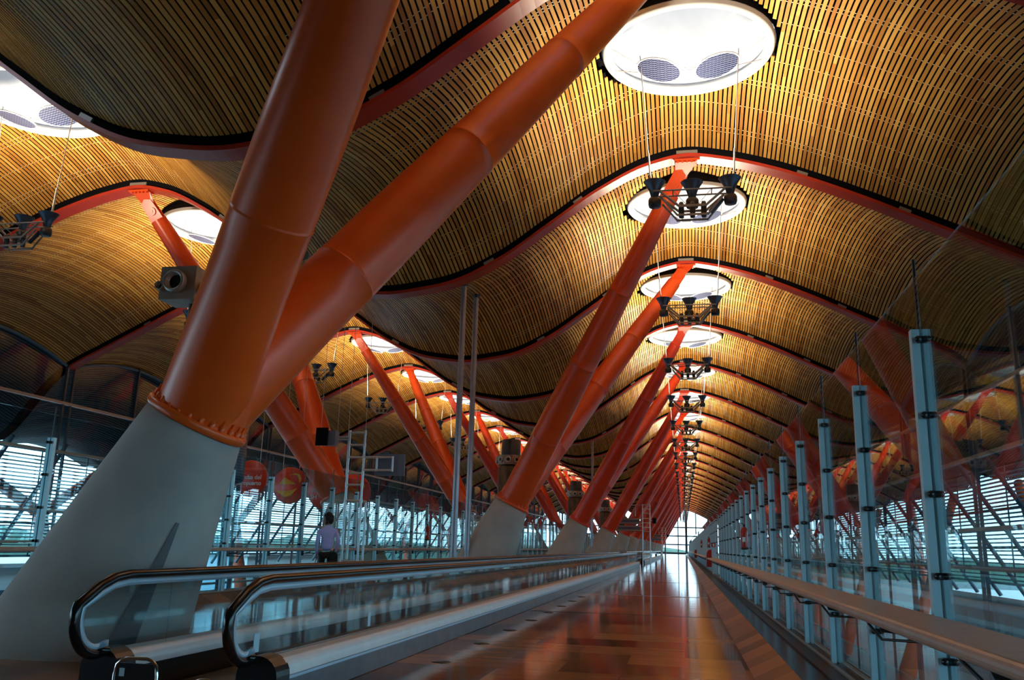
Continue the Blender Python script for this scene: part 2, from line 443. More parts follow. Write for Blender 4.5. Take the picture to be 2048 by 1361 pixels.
def build_beams():
    mb = MB(); gb = MB(); jb = MB(); N = 150; rows = []
    x0, x1 = EAVE_L+.05, EAVE_R-.05
    for i in range(N+1):
        x = x0+(x1-x0)*i/N; z = prof(x); rows.append((x, z))
    def sweep(b, hw, zlo, zhi):
        vs = []
        for x, z in rows: vs += [(x, -hw, z+zlo), (x, hw, z+zlo), (x, hw, z+zhi), (x, -hw, z+zhi)]
        fs = []
        for i in range(N):
            a = i*4
            for j in range(4): fs.append((a+j, a+(j+1) % 4, a+4+(j+1) % 4, a+4+j))
        fs += [(0, 3, 2, 1), (N*4, N*4+1, N*4+2, N*4+3)]
        b.add(vs, fs)
    sweep(mb, .23, -.03, .06)
    sweep(gb, .14, .061, .36)
    # pale joint plates seen on the black strip, one at each ridge and a few along the slopes
    for rx in RIDGES:
        for dx, w in ((0, .55), (-2.9, .28), (2.9, .28), (5.3, .3), (-5.3, .3)):
            x = rx+dx; sl = (prof(x+.05)-prof(x-.05))/.1
            jb.box((x, -.165, prof(x)+.115), (w, .05, .09), Matrix.Rotation(-math.atan(sl), 3, 'Y'))
    jb2 = jb
    first = None
    for n in range(0, NLAST+1):
        lab = ('wavy red roof beam running out of the top of the frame above the near forked column' if n == 1 else
               'wavy red roof beam, %s across the timber ceiling counted from the camera' % ORD[max(n, 1)])
        if n == 0: lab = 'wavy red roof beam passing over the camera'
        if first is None:
            t = thing('roof_beam', lab, 'beam', (0, beamY(n), 0), 'red roof beams spanning the hall')
            mb.build('beam_flange', M['beam'], t); g = gb.build('upper_strip', M['void'], t); g['label'] = 'black strip above the red flange'
            jb2.build('joint_plate', M['lamp_grey'], t)
            first = t; fk = tree(t)
        else: dup(fk, first, (0, beamY(n), 0), lab)
build_beams()

# ------------------------------------------------------------------ skylights
def build_skylights():
    first = None
    for side, rx in enumerate(RIDGES):
        for n in range(1 if side else 0, NLAST):
            where = ('right-hand vault over the corridor' if side == 0 else 'left-hand vault')
            lab = 'round white skylight with two perforated discs, %s one along the %s' % (ORD[n], where) if n else 'round white skylight above the camera in the '+where
            yc = beamY(n)+4.5
            if first is None:
                t = thing('skylight', lab, 'skylight', (rx, yc, 11.86), 'skylights along the two vaults')
                r = MB(); ring = []
                for j in range(13):
                    a = PI*2*j/12
                    ring.append((SKY_R-.09+.11*math.cos(a), .0+.13*math.sin(a)))
                r.lathe(ring, 64, closed=True); r.build('ring', M['white'], t)
                f = MB(); f.lathe([(SKY_R-.10, .02), (1.62, .5), (1.50, 1.1), (1.42, 2.0)], 64); fo = f.build('funnel', M['fabric'], t)
                k = MB(); k.lathe([(SKY_R+.03, .0), (SKY_R+.05, .5), (2.42, .5)], 48); kv = []
                for j in range(49):
                    a = 2*PI*j/48; px, py = 2.42*math.cos(a), 2.42*math.sin(a)
                    kv += [(px, py, .5), (px, py, max(zslat(rx+px, 4.5+py), zslat(rx-px, 4.5+py))+.13-11.86)]
                k.add(kv, [(2*j, 2*j+1, 2*j+3, 2*j+2) for j in range(48)], True); k.build('collar', M['void'], t)
                l = MB(); l.lathe([(1.43, 2.0), (1.2, 2.12), (.7, 2.22), (0.01, 2.26)], 48); l.build('lens', M['lens'], t)
                for sx in (-1, 1):
                    d = MB(); Mx = Matrix.Rotation(sx*-.22, 4, 'Y')
                    d.disc((0, 0, 0), .47, 40, up=False, Mx=Mx); d.disc((0, 0, .02), .47, 40, Mx=Mx)
                    do = d.build('reflector_disc', M['perf'], t, (sx*.63, .05, -.42))
                    e = MB(); e.tube([Mx @ Vector((.485*math.cos(2*PI*j/40), .485*math.sin(2*PI*j/40), .01)) for j in range(40)], .02, 6, closed=True)
                    e.build('disc_rim', M['rim'], do)
                    for q in (-.16, .16):
                        c = MB(); c.tube([(sx*1.08, .05+q, -.34), (sx*1.74, .05+q*3.2, -.02)], .012, 5); c.build('tie_rod', M['cable'], t)
                c = MB(); c.tube([(-.16, .0, -.44), (.16, .0, -.44)], .014, 5); c.tube([(-.16, .10, -.44), (.16, .10, -.44)], .014, 5); c.build('cross_rod', M['cable'], t)
                first = t; fk = tree(t)
            else: dup(fk, first, (rx, yc, 11.86), lab)
build_skylights()

# ------------------------------------------------------------------ lamp rigs
def build_lamps():
    first = None
    ld = bpy.data.lights.new('uplight', 'AREA'); ld.shape = 'DISK'; ld.size = .36; ld.energy = LAMP_W; ld.color = (1, .85, .62); ld.spread = math.radians(166)
    for side, rx in enumerate(RIDGES):
        for n in range(1 if side else 0, NLAST):
            where = ('vault over the corridor' if side == 0 else 'left-hand vault')
            lab = 'hanging lamp rig with three black cone uplights, %s one along the %s' % (ORD[n], where) if n else 'hanging lamp rig above the camera in the '+where
            yc = beamY(n)+4.5; loc = (rx+.03, yc, 8.45)
            if first is None:
                t = thing('lamp_rig', lab, 'lamp', loc, 'lamp rigs hanging along the two vaults')
                for x, y in ((-.78, 0), (0, .12), (.78, 0)):
                    c = MB(); c.lathe([(.035, -.18), (.075, -.12), (.085, .0), (.12, .12), (.165, .20), (.225, .30), (.235, .31), (.215, .305), (.15, .2), (.11, .12), (.07, .02), (.002, .0)], 28)
                    co = c.build('cone_lamp', M['lamp_blue'], t, (x, y, .02))
                    d = MB(); d.lathe([(.001, -.26), (.12, -.26), (.135, -.2), (.135, -.1), (.11, -.06), (.001, -.06)], 20); d.build('ballast_can', M['lamp_black'], co)
                f = MB()
                for y in (-.16, .16):
                    f.tube([(-.80, y, .06), (.80, y, .06)], .018, 6)
                    f.box((0, y, -.30), (.56, .03, .05))
                    for s in (-1, 1):
                        f.tube([(s*.66, y, .04), (s*.28, y, -.30)], .028, 6)
                        f.tube([(s*.62, y, -.12), (s*.30, y, -.52)], .022, 6)
                    f.box((0, y, -.50), (.62, .03, .04))
                for x in (-.8, -.4, 0, .4, .8): f.tube([(x, -.17, .06), (x, .17, .06)], .012, 5)
                for x in (-.28, 0, .28): f.tube([(x, -.16, -.30), (x, .16, -.30)], .012, 5)
                f.tube([(-.4, -.16, .06), (0, .16, -.3)], .008, 4); f.tube([(.4, -.16, .06), (0, .16, -.3)], .008, 4)
                f.build('frame', M['lamp_grey'], t)
                for x in (-.23, 0, .23):
                    c = MB(); c.lathe([(.001, -.17), (.05, -.17), (.058, -.12), (.058, .12), (.04, .18), (.001, .18)], 14)
                    c.build('spot_can', M['lamp_black'], t, (x, -.05, -.36))
                c = MB(); c.tube([(.36, .0, -.40), (.62, .0, -.12)], .05, 10); c.build('driver_box', M['lamp_black'], t)
                for s in (-1, 1):
                    c = MB(); c.tube([(s*.86, 0, .3), (s*1.06, .0, 3.35)], .013, 5); c.tube([(s*.86, 0, .3), (s*.90, .0, 1.0)], .022, 6)
                    c.build('suspension_cable', M['cable'], t)
                first = t; fk = tree(t)
                t0 = t
            else: t0 = dup(fk, first, loc, lab)
            lo = bpy.data.objects.new('uplight', ld); COL.objects.link(lo); lo.parent = t0
            lo.location = (0, .12, .325); lo.rotation_euler = (PI, 0, 0)
build_lamps()

# ------------------------------------------------------------------ forked columns
def forked_column(base, s, spread, ridge_x, label, mtube, detail, group, rel=0.0):
    """s = +1 leans towards +x. base = flange centre. tubes reach the beams at y -4.5 / +4.5"""
    bx, by, bz = base
    t = thing('forked_column', label, 'column', (bx, by, 0), group)
    ax = Vector((s*.46, 0, .888)).normalized()
    top = Vector((0, 0, bz)); u = Vector((ax.z, 0, -ax.x)); v = Vector((0, 1, 0))
    # concrete foot: loft from a wide oval on the floor to the round flange
    c = MB(); n = 48; K = 12; vs = []
    zb = -.3 if detail > -1 else -.3
    foot = Vector((-s*(1.05+.52*.3), 0, zb))
    for k in range(K+1):
        q = k/K
        cen = foot.lerp(top, q)
        a = 1.12+(.53-1.12)*(q**.85); b = .92+(.53-.92)*(q**.9)
        tilt = q**1.2
        ux = (Vector((1, 0, 0)).lerp(u, tilt)).normalized()
        for j in range(n):
            th = 2*PI*j/n; ct, st = math.cos(th), math.sin(th)
            e = 1-.28*(1-q)                       # squarer towards the floor
            ct2 = math.copysign(abs(ct)**e, ct); st2 = math.copysign(abs(st)**e, st)
            vs.append(cen+ux*(a*ct2)+v*(b*st2))
    fs = [(k*n+j, k*n+(j+1) % n, (k+1)*n+(j+1) % n, (k+1)*n+j) for k in range(K) for j in range(n)]
    fs.append(tuple(range(K*n, K*n+n)))
    c.add(vs, fs, True); co = c.build('concrete_foot', M['concrete'], t)
    if detail >= 2:                               # dark wedge laid on the concrete, narrowing up the near face
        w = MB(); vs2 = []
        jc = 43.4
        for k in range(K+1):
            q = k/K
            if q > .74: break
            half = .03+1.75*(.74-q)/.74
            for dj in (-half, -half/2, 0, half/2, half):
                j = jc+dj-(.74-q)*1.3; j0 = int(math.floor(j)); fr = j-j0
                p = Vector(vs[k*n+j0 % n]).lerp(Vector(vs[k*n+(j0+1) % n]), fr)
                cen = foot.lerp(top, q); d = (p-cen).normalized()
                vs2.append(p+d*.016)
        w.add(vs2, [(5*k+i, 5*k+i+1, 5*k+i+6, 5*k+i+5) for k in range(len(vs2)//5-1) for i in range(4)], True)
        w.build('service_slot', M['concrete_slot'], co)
    # flange
    B = Matrix((( u.x, v.x, ax.x, 0), (u.y, v.y, ax.y, 0), (u.z, v.z, ax.z, 0), (0, 0, 0, 1)))
    B = Matrix.Translation(top) @ B
    f = MB(); f.lathe([(.4, 0), (.545, 0), (.56, .02), (.56, .07), (.545, .09), (.4, .09)], 48, B)
    fo = f.build('flange', mtube, t)
    if detail >= 1:
        nb = 26
        for j in range(nb):
            a = 2*PI*j/nb; Bx = B @ Matrix.Translation((.50*math.cos(a), .50*math.sin(a), .09)) 
            b = MB(); b.lathe([(.001, .115), (.018, .115), (.018, .06), (.034, .055), (.034, .0)], 8 if detail > 1 else 6, Bx)
            b.build('bolt', mtube, fo)
    nk = MB(); nk.lathe([(.505, .05), (.485, .12), (.47, .4), (.468, .41)], 40, B); nk.build('collar', mtube, t)
    for sy in (-1, 1):
        apex = Vector((ridge_x-bx, sy*4.5-rel, 11.36-.09))
        st = top+ax*.10+Vector((0, sy*.03, 0))
        dr = (apex-st); L = dr.length; d = dr/L
        end = st+d*(L-.95)
        pts = []; rs = []
        def rad(q): 
            return .455-.03*min(1, q/.15) - (0 if q < .3 else .185*((q-.3)/.7)**1.25)
        marks = [2.35, 4.9, 7.3]
        qs = [i/26 for i in range(27)]
        for q in qs: pts.append((q, rad(q)))
        for mk in marks:
            q = mk/(L-.95)
            for dq, add in ((-.0022, 0), (-.0008, .008), (.0008, .008), (.0022, 0)): pts.append((q+dq, rad(q)+add))
        pts.sort()
        tb = MB(); tb.tube([st+d*(L-.95)*q for q, r in pts], [r for q, r in pts], 40 if detail > 1 else 24)
        to = tb.build('tube_arm', mtube, t)
        # pinned head: tapering end plates, pin and bolted shoe under the beam
        side = Vector((0, 1, 0)); side = (side-d*side.dot(d)).normalized(); up = d.cross(side)
        hb = MB()
        for o_ in (-.10, .10):
            pl = [(-.20, -.12), (.20, -.12), (.17, .62), (0, .72), (-.17, .62)]
            vs3 = []
            for e in (-.02, .02):
                for a, b in pl: vs3.append(end+up*a+d*b+side*(o_+e))
            m = len(pl)
            hb.add(vs3, [tuple(range(m))[::-1], tuple(range(m, 2*m))]+[(i, (i+1) % m, m+(i+1) % m, m+i) for i in range(m)])
        ho = hb.build('fork_head', mtube, to)
        pb = MB(); pc = end+d*.30
        pb.tube([pc-side*.17, pc+side*.17], .13, 20); pb.tube([pc-side*.19, pc+side*.19], .055, 14); pb.build('pin', mtube, to)
        sb = MB()
        R3 = Matrix.Identity(3)
        vs4 = []
        for e in (-.05, .05):
            for a, b in ((-.10, .12), (.10, .12), (.28, .62), (-.28, .62)):
                p = end+up*0+Vector((a if abs(b-.12) > .2 else a, 0, 0))
                vs4.append(end+d*(b if b < .3 else .0)+Vector((0, e, 0))+(up*a if b < .3 else Vector((apex.x-end.x+a*1.1, apex.y-end.y, apex.z-end.z+.02))))
        sb.add(vs4, [(3, 2, 1, 0), (4, 5, 6, 7)]+[(i, (i+1) % 4, 4+(i+1) % 4, 4+i) for i in range(4)])
        sb.box(apex+Vector((0, 0, .01)), (.66, .30, .05))
        for i in range(5): 
            for yy in (-.10, .10): sb.box(apex+Vector((-.24+.12*i, yy, -.03)), (.045, .045, .045))
        sb.build('beam_shoe', mtube, to)
    return t
def build_columns():
    for k in range(13):
        y = 8.5+18*k
        m = (M['tube_orange'], M['tube_vermilion'], M['tube_red'])[min(k, 2)]
        if k == 0: lab = 'huge orange forked column on a concrete foot in the left foreground, tubes leaving the top of the frame'
        elif k == 1: lab = 'red-orange forked column behind the foreground one, beside the grey pole pair and the moving walkway'
        else: lab = 'red forked column on a concrete foot, %s in the row beside the moving walkway' % ORD[k+1]
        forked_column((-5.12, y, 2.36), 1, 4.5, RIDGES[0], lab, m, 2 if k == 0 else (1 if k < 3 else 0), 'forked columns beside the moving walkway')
    for k in range(12):
        y = 26.5+18*k
        lab = ('bright red-orange forked column rising to the left vault, in front of the round red signs' if k == 0 else
               'red forked column leaning left beyond the left glass screen, %s of that row' % ORD[k+1])
        forked_column((-10.95, y+.5, 2.5), -1, 4.5, RIDGES[1], lab, M['tube_vermilion'] if k < 2 else M['tube_red'], 1 if k < 1 else 0, 'forked columns of the left-hand vault', .5)
build_columns()

# ------------------------------------------------------------------ floor, kerbs, ledges
YB, YE = -18.0, beamY(NLAST)
GLX_R, GLX_L = 1.43, -8.85
def build_floor():
    m = MB(); m.box(((-8.35+.66)/2, (YB+YE)/2, -.15), (9.01, YE-YB, .30)); struct(m, 'floor', M['floor'])
    # bright expansion strip across the corridor, dark joints
    j = MB()
    j.box((-1.1, 23.3, .003), (3.4, .06, .004)); j.cur = 1
    for y in (16.6, 33, 45, 60): j.box((-1.1, y, .002), (3.4, .03, .003))
    tag(j.build('trim_1', [M['deck'], M['slate']]), kind='structure')
    for s, x0, nm in ((1, .64, 'right'), (-1, -8.33, 'left')):
        w = 1
        k = MB(); k.prism([(x0, 0), (x0+s*.30, .15), (x0+s*.30, -.3), (x0, -.3)] if s > 0 else [(x0, -.3), (x0+s*.30, -.3), (x0+s*.30, .15), (x0, 0)], (YB, YE), 1)
        tag(k.build('baseboard_'+nm, M['kerb']), kind='structure')
        # slate step, ledge with thin joints, glazing channels
        a = x0+s*.30; b = x0+s*.55; c = x0+s*.92
        l = MB()
        l.box(((a+b)/2, (YB+YE)/2, -.085), (abs(b-a), YE-YB, .43)); l.cur = 1
        l.box(((b+c)/2, (YB+YE)/2, -.08), (abs(c-b)-.008, YE-YB, .46))
        l.cur = 2
        gx = GLX_R if s > 0 else GLX_L
        for dx in (-.075, .06): l.box((gx+dx, (YB+YE)/2, .155), (.035, YE-YB, .02))
        tag(l.build('trim_2' if s > 0 else 'trim_3', [M['slate'], M['ledge'], M['channel']]), kind='structure')
    # edge of the slab towards the two voids, the lower level
    e = MB(); e.box((1.62, (YB+YE)/2, -.35), (.14, YE-YB, .7)); e.box((-9.3, (YB+YE)/2, -.35), (.14, YE-YB, .7)); struct(e, 'trim_4', M['ledge'])
    g = MB(); g.box((-8, 103, -5.1), (34, 280, .2)); struct(g, 'floor', M['lower'])
    w = MB(); w.box((-4, 103, -2.7), (10, 280, 4.6)); tag(w.build('wall_middle', M['wall_teal']), kind='structure')
build_floor()

# ------------------------------------------------------------------ glass screens with posts, rails
def screen_post(s):
    p = MB()
    for dx in (-.031, .031): p.box((dx, 0, 1.325), (.046, .06, 2.35))
    p.cur = 1; p.box((0, .015, 1.32), (.016, .02, 2.33)); p.cur = 0
    return p
def clamp_mb():
    c = MB(); c.tube([(-.026, 0, 0), (.026, 0, 0)], .02, 10); 
    for x in (-.026, .026): c.lathe([(.02, 0), (.02, .012), (.001, .016)], 10, Matrix.Translation((x, -.03, 0)) @ Matrix.Rotation(PI/2, 4, 'X'))
    c.box((0, -.022, 0), (.052, .018, .038))
    return c
def glass_screen(x, y0, pitch, count, s, label, detail, zr, railw=True):
    t = thing('glass_screen', label, 'glass screen', (x, y0, 0), None)
    pm = screen_post(s); first = None
    cm = clamp_mb(); cmesh = None
    gp = MB(); gp.box((0, 0, 0), (.014, pitch-.016, 2.66)); gfirst = None
    rod = MB(); rod.tube([(0, 0, 2.5), (0, 0, 2.95)], .011, 6)
    for i in range(count):
        if first is None:
            o = first = pm.build('post', [M['steel'], M['clamp']], t, (0, 0, 0))
            r0 = rod.build('top_rod', M['clamp'], first)
        else:
            o = first.copy(); COL.objects.link(o); o.parent = t; o.location = (0, i*pitch, 0)
            r = r0.copy(); COL.objects.link(r); r.parent = o
        if i < detail:
            for z in (2.432, 1.975, 1.517, 1.06, .605):
                if cmesh is None: c = cmesh = cm.build('clamp', M['clamp'], o, (0, -.03, z))
                else:
                    c = cmesh.copy(); COL.objects.link(c); c.parent = o; c.location = (0, -.03, z)
        if i < count:
            if gfirst is None: g = gfirst = gp.build('glass_pane', M['glass'], t, (0, pitch/2, 1.50))
            else:
                g = gfirst.copy(); COL.objects.link(g); g.parent = t; g.location = (0, i*pitch+pitch/2, 1.50)
    return t
def hand_rail(xo, xi, z, y0, y1, xpost, ys, label):
    """flat tan rail with a rounded inner edge, on black brackets from the posts"""
    t = thing('handrail', label, 'handrail', (0, y0, 0))
    s = 1 if xo > xi else -1
    r = MB(); poly = [(xo, z), (xo, z-.025)]
    cx = xi+s*.032; 
    for k in range(9):
        a = -PI/2-(PI*k/8); poly.append((cx+s*math.cos(a)*.032*(1), z-.032+math.sin(a)*.032*1.0) if False else (cx-s*abs(math.cos(PI/2-PI*k/8))*.032 , z-.032-math.cos(PI*k/8)*.032))
    if s < 0: poly = poly[::-1]
    r.prism(poly, (0, y1-y0), 1); r.sm = [False, False]+[True]*(len(r.f)-2)
    r.sm = [False]*len(r.f)
    r.build('rail_board', M['rail'], t)
    first = None
    for y in ys:
        if first is None:
            b = MB()
            b.tube([(xpost-s*.05, 0, z-.13), (xi+s*.10, 0, z-.10), (xi+s*.08, .02, z-.03)], .014, 6)
            b.box((xpost-s*.075, 0, z-.12), (.05, .05, .11))
            b.tube([(xpost-s*.06, .03, z-.16), (xi+s*.14, .22, z-.17), (xi+s*.11, .42, z-.10), (xi+s*.1, .5, z-.05)], .009, 6)
            first = b.build('bracket', M['clamp'], t, (0, y-y0, 0))
        else:
            c = first.copy(); COL.objects.link(c); c.parent = t; c.location = (0, y-y0, 0)
    return t
def build_screens():
    P = 1.878
    glass_screen(GLX_R, 5.485-2*P, P, 19, 1, 'near clear glass screen with steel posts along the right of the corridor', 19, .86)
    glass_screen(GLX_R, 5.485+18*P, P, 98, 1, 'far stretch of the right-hand glass screen beyond the red hose cabinet', 6, .86)
    hand_rail(GLX_R-.09, 1.00, .855, -2, 39.6, GLX_R, [5.485+P*(i-2) for i in range(20)], 'broad tan handrail along the right-hand glass screen, nearest stretch')
    hand_rail(GLX_R-.09, 1.00, .855, 43.0, 225, GLX_R, [44+P*i for i in range(30)], 'tan handrail on the right, stretch beyond the red hose cabinet')
    Q = 1.745
    glass_screen(GLX_L, 11.0-2*Q, Q, 29, -1, 'near clear glass screen with steel posts on the left behind the walking person', 29, .98)
    glass_screen(GLX_L, 11.0+28*Q, Q, 95, -1, 'far stretch of the left-hand glass screen behind the forked columns', 0, .98)
    hand_rail(GLX_L+.09, GLX_L+.36, .985, 1, 62, GLX_L, [11.0+Q*(i-4) for i in range(33)], 'tan handrail along the left-hand glass screen')
build_screens()

# ------------------------------------------------------------------ moving walkways
def balustrade(t, x, y0, y1, out, near):
    """one glass balustrade at x; out = direction of the outer deck"""
    za, R = .88, .275
    def path(r):
        pts = []; zc = za-R-.0; yc = y0+.78
        # front newel: sweep from the deck forward, up and over
        pts = [(y0+.42, .335), (y0+.30, .325)]
        k = 14
        cy, cz = y0+.30, .585
        for i in range(k+1):
            a = -PI/2-PI*.62*i/k
            pts.append((cy+math.cos(a)*.275, cz+math.sin(a)*.26))
        a0 = pts[-1]
        # slanting shoulder to the level run
        b = [(y0+.26, .80), (y0+.42, .855), (y0+.60, .875)]
        pts += b
        return pts
    pf = path(0)
    L = y1-y0
    # mirrored far newel
    back = [(y0+y1-y, z) for y, z in reversed(pf)]
    full = pf+[(y0+.8, za-.005), (y1-.8, za-.005)]+back
    h = MB(); h.tube([(x, y, z) for y, z in full], .038, 12, flat=(1, .62) if False else None)
    h.build('handrail_belt', M['rubber'], t)
    # steel guide strip just inside the belt
    cen = ((y0+.62), .58)
    inner = []
    for i, (y, z) in enumerate(full):
        yc = min(max(y, y0+.42), y1-.42); d = Vector((yc-y, .56-z if y0+.42 < y < y1-.42 else .56-z)); 
        if y0+.6 <= y <= y1-.6: d = Vector((0, -1))
        d.normalize(); inner.append((y+d.x*.062, z+d.y*.062))
    g = MB(); vs = []
    for (y, z), (yo, zo) in zip(inner, full):
        dy, dz = y-yo, z-zo
        for sx in (-.016, .016):
            vs.append((x+sx, yo+dy*.5, zo+dz*.5)); vs.append((x+sx, yo+dy*1.28, zo+dz*1.28))
    n = len(inner); fs = []
    for i in range(n-1):
        a = i*4; b = a+4
        fs += [(a, a+1, b+1, b), (a+2, b+2, b+3, a+3), (a+1, a+3, b+3, b+1), (a, b, b+2, a+2)]
    fs += [(0, 2, 3, 1), ((n-1)*4, (n-1)*4+1, (n-1)*4+3, (n-1)*4+2)]
    g.add(vs, fs, True); g.build('guide_strip', M['brushed'], t)
    # glass: end pane follows the newel, then level panes
    front = [(y, z) for y, z in inner[:len(pf)]]
    poly = front+[(y0+1.2, za-.07), (y0+1.2, .325), (y0+.45, .325)]
    e = MB(); e.prism(poly, (x-.006, x+.006), 0); e.build('glass_panel', M['walk_glass'], t)
    poly2 = [(y0+y1-y, z) for y, z in poly][::-1]
    e = MB(); e.prism(poly2, (x-.006, x+.006), 0); e.build('glass_panel', M['walk_glass'], t)
    y = y0+1.2; end = y1-1.2; first = None
    npan = max(1, int(round((end-y)/1.55))); pw = (end-y)/npan
    for i in range(npan):
        if first is None:
            e = MB(); e.box((0, pw/2, .5725), (.012, pw-.006, .495)); first = e.build('glass_panel', M['walk_glass'], t, (x, y, 0))
        else:
            c = first.copy(); COL.objects.link(c); c.parent = t; c.location = (x, y+i*pw, 0)
    # deck: rounded cream profile on both sides of the glass, steel skirt below on the outside
    d = MB(); w0, w1 = .045, .20
    for so, wd in ((1, .185), (-1, .10)):
        o_ = out*so
        pr = [(x+o_*.012, .325)]
        for k in range(7):
            a = PI/2*k/6; pr.append((x+o_*(wd-.06+.06*math.sin(a)), .325-.105+.105*math.cos(a)-.0*k))
        pr += [(x+o_*wd, .205), (x+o_*.012, .205)]
        if o_ < 0: pr = pr[::-1]
        d.prism(pr, (y0+.62, y1-.62), 1)
    d.build('deck', M['deck'], t)
    s_ = MB(); s_.box((x+out*.085, (y0+y1)/2, .105), (.19, L-1.2, .20)); s_.build('skirt_panel', M['skirt'], t)
    s2 = MB(); s2.box((x+out*.187, (y0+y1)/2, .19), (.014, L-1.26, .02)); s2.build('skirt_moulding', M['brushed'], t)
    s3 = MB(); s3.box((x-out*.06, (y0+y1)/2, .10), (.09, L-1.2, .2)); s3.build('inner_skirt', M['black'], t)
    # black end caps
    for ye, sg in ((y0+.44, 1), (y1-.44, -1)):
        c = MB(); pr = []
        for k in range(13):
            a = PI*k/12; pr.append((x+out*.04-.155*math.cos(a)*1, .215+.14*math.sin(a)))
        pr = [(x+out*.04-.155, .0)]+pr+[(x+out*.04+.155, .0)]
        a_, b_ = sorted((ye-sg*.02, ye+sg*.20)); c.prism(pr[::-1], (a_, b_), 1); c.sm = [False]*len(c.f)
        c.build('end_cap', M['black'], t)
def moving_walkway(xr, xl, y0, y1, label):
    t = thing('moving_walkway', label, 'moving walkway', (0, 0, 0))
    balustrade(t, xr, y0, y1, 1, True); balustrade(t, xl, y0, y1, -1, True)
    b = MB(); b.box(((xr+xl)/2, (y0+y1)/2, .012), (xr-xl-.25, y1-y0-1.4, .02)); b.build('pallet_belt', M['belt'], t)
    for y in (y0+.7, y1-.7):
        c = MB(); c.box(((xr+xl)/2, y, .018), (xr-xl-.25, .8, .03)); c.build('comb_plate', M['skirt'], t)
    return t
def build_walkways():
    t = moving_walkway(-3.03, -4.20, 5.68, 60.8, 'near moving walkway with black handrails and glass sides in the left foreground')
    for y, z in ((6.12, .44), (8.47, .43)):
        s = MB(); s.box((-3.02, y, z), (.004, .085 if y < 7 else .07, .13)); so = s.build('glass_sticker', M['sticker'], t)
    moving_walkway(-3.03, -4.20, 67.5, 125, 'second moving walkway starting beyond the sign gantry')
build_walkways()
def build_guards():
    for x0, x1, y, lab in ((-3.60, -3.30, 5.35, 'low black barrier panel with chrome hoop at the mouth of the near moving walkway'),
                           (-2.93, -2.73, 5.10, 'low chrome hoop barrier by the front walkway handrail')):
        t = thing('barrier', lab, 'barrier', (x0, y, 0)); w = x1-x0; hgt = .40 if x0 < -3.2 else .335
        pts = [(0, 0, 0), (0, 0, hgt-.10)]+[(.08-.08*math.cos(a), 0, hgt-.08+.08*math.sin(a)) for a in (PI/6, PI/3, PI/2)]
        pts += [(w-x, y_, z) for x, y_, z in reversed(pts)]
        h = MB(); h.tube(pts, .011, 8); h.build('hoop', M['chrome'], t)
        p = MB(); p.box((w/2, 0, hgt/2-.01), (w-.02, .012, hgt-.04)); p.build('panel', M['black'], t)
        s = MB(); s.box((.055, -.008, hgt-.085), (.035, .003, .05)); s.build('sticker', M['sticker'], t)
build_guards()

# ------------------------------------------------------------------ poles, vent towers, lift drum
def build_poles():
    for x, y, ln, lab in ((-6.17, 23.77, 0, 'slim grey steel pole, left one of the pair standing in mid hall'), (-6.30, 25.86, 0, 'slim grey steel pole, right one of the pair standing in mid hall'),
                          (-6.2, 62.0, 0, 'distant slim grey pole among the far red columns')):
        t = thing('roof_pole', lab, 'pole', (x, y, 0), 'grey poles rising to the ceiling')
        top = zslat(x, (y-Y2) % 9)
        m = MB(); m.tube([(0, 0, 0), (0, 0, top-.01)], .085, 20); m.build('shaft', M['pole'], t)
        c = MB(); c.lathe([(.086, top-.10), (.13, top-.02), (.13, top-.005)], 20); c.build('top_collar', M['clamp'], t)
        b = MB(); b.lathe([(.16, 0), (.16, .02), (.09, .03)], 20); b.build('base_plate', M['pole'], t)
build_poles()
def build_vents():
    for k in range(1, 6):
        y = 9.95+18*k; x = -5.45
        lab = 'dark bronze ventilation drum with round air nozzles, %s beside the forked columns' % ORD[k]
        t = thing('ventilation_drum', lab, 'ventilation drum', (x, y, 0), 'ventilation drums beside the forked columns')
        b = MB(); b.lathe([(.40, 0), (.40, 3.62), (.36, 3.68), (.30, 3.72)], 36); b.build('body', M['vent'], t)
        c = MB(); c.lathe([(.31, 3.95), (.31, 4.5), (.28, 4.52), (.001, 4.52)], 32); c.build('cap', M['vent_black'], t)
        r = MB()
        npan = 10
        r.lathe([(.34, 3.70), (.44, 3.70), (.44, 4.0), (.34, 4.0)], npan, smooth=False); r.build('nozzle_ring', M['nozzle_box'], t)
        for j in range(npan):
            a = 2*PI*(j+.5)/npan; d = Vector((math.cos(a), math.sin(a), 0))
            Mx = Matrix.Translation(d*.42+Vector((0, 0, 3.85))) @ d.to_track_quat('Z', 'Y').to_matrix().to_4x4()
            nz = MB(); nz.lathe([(.10, 0), (.105, .05), (.085, .075), (.06, .05), (.05, .01), (.001, .01)], 18, Mx); no = nz.build('air_nozzle', M['nozzle'], t)
            h = MB(); h.disc((0, 0, .012), .05, 14, Mx=Mx); h.build('nozzle_mouth', M['black'], no)
    # the near drum carries a separate box with two nozzles reaching out to the left
    t = thing('nozzle_box', 'grey box with one large and one small round air nozzle beside the foreground orange tube', 'air nozzle', (-6.34, 9.95, 4.12), None)
    b = MB(); b.box((0, 0, .24), (.50, .42, .44)); b.build('housing', M['nozzle_box'], t)
    a = MB(); a.tube([(.2, 0, .2), (2.25, -1.35, .15)], .07, 10); a.tube([(.12, 0, .0), (.10, 0, -.35), (2.0, -1.3, -.5)], .05, 8); a.build('support_arm', M['vent'], t)
    for x, z, r in ((-.02, .25, .15), (-.215, .19, .06)):
        Mx = Matrix.Translation((x, -.20, z)) @ Matrix.Rotation(PI/2, 4, 'X')
        n = MB(); n.lathe([(r, 0), (r*1.02, .07), (r*.85, .10), (r*.66, .07), (r*.6, .015), (.001, .015)], 28, Mx); no = n.build('air_nozzle', M['nozzle'], t)
        h = MB(); h.disc((0, 0, .018), r*.6, 20, Mx=Mx); h.build('nozzle_mouth', M['black'], no)
build_vents()
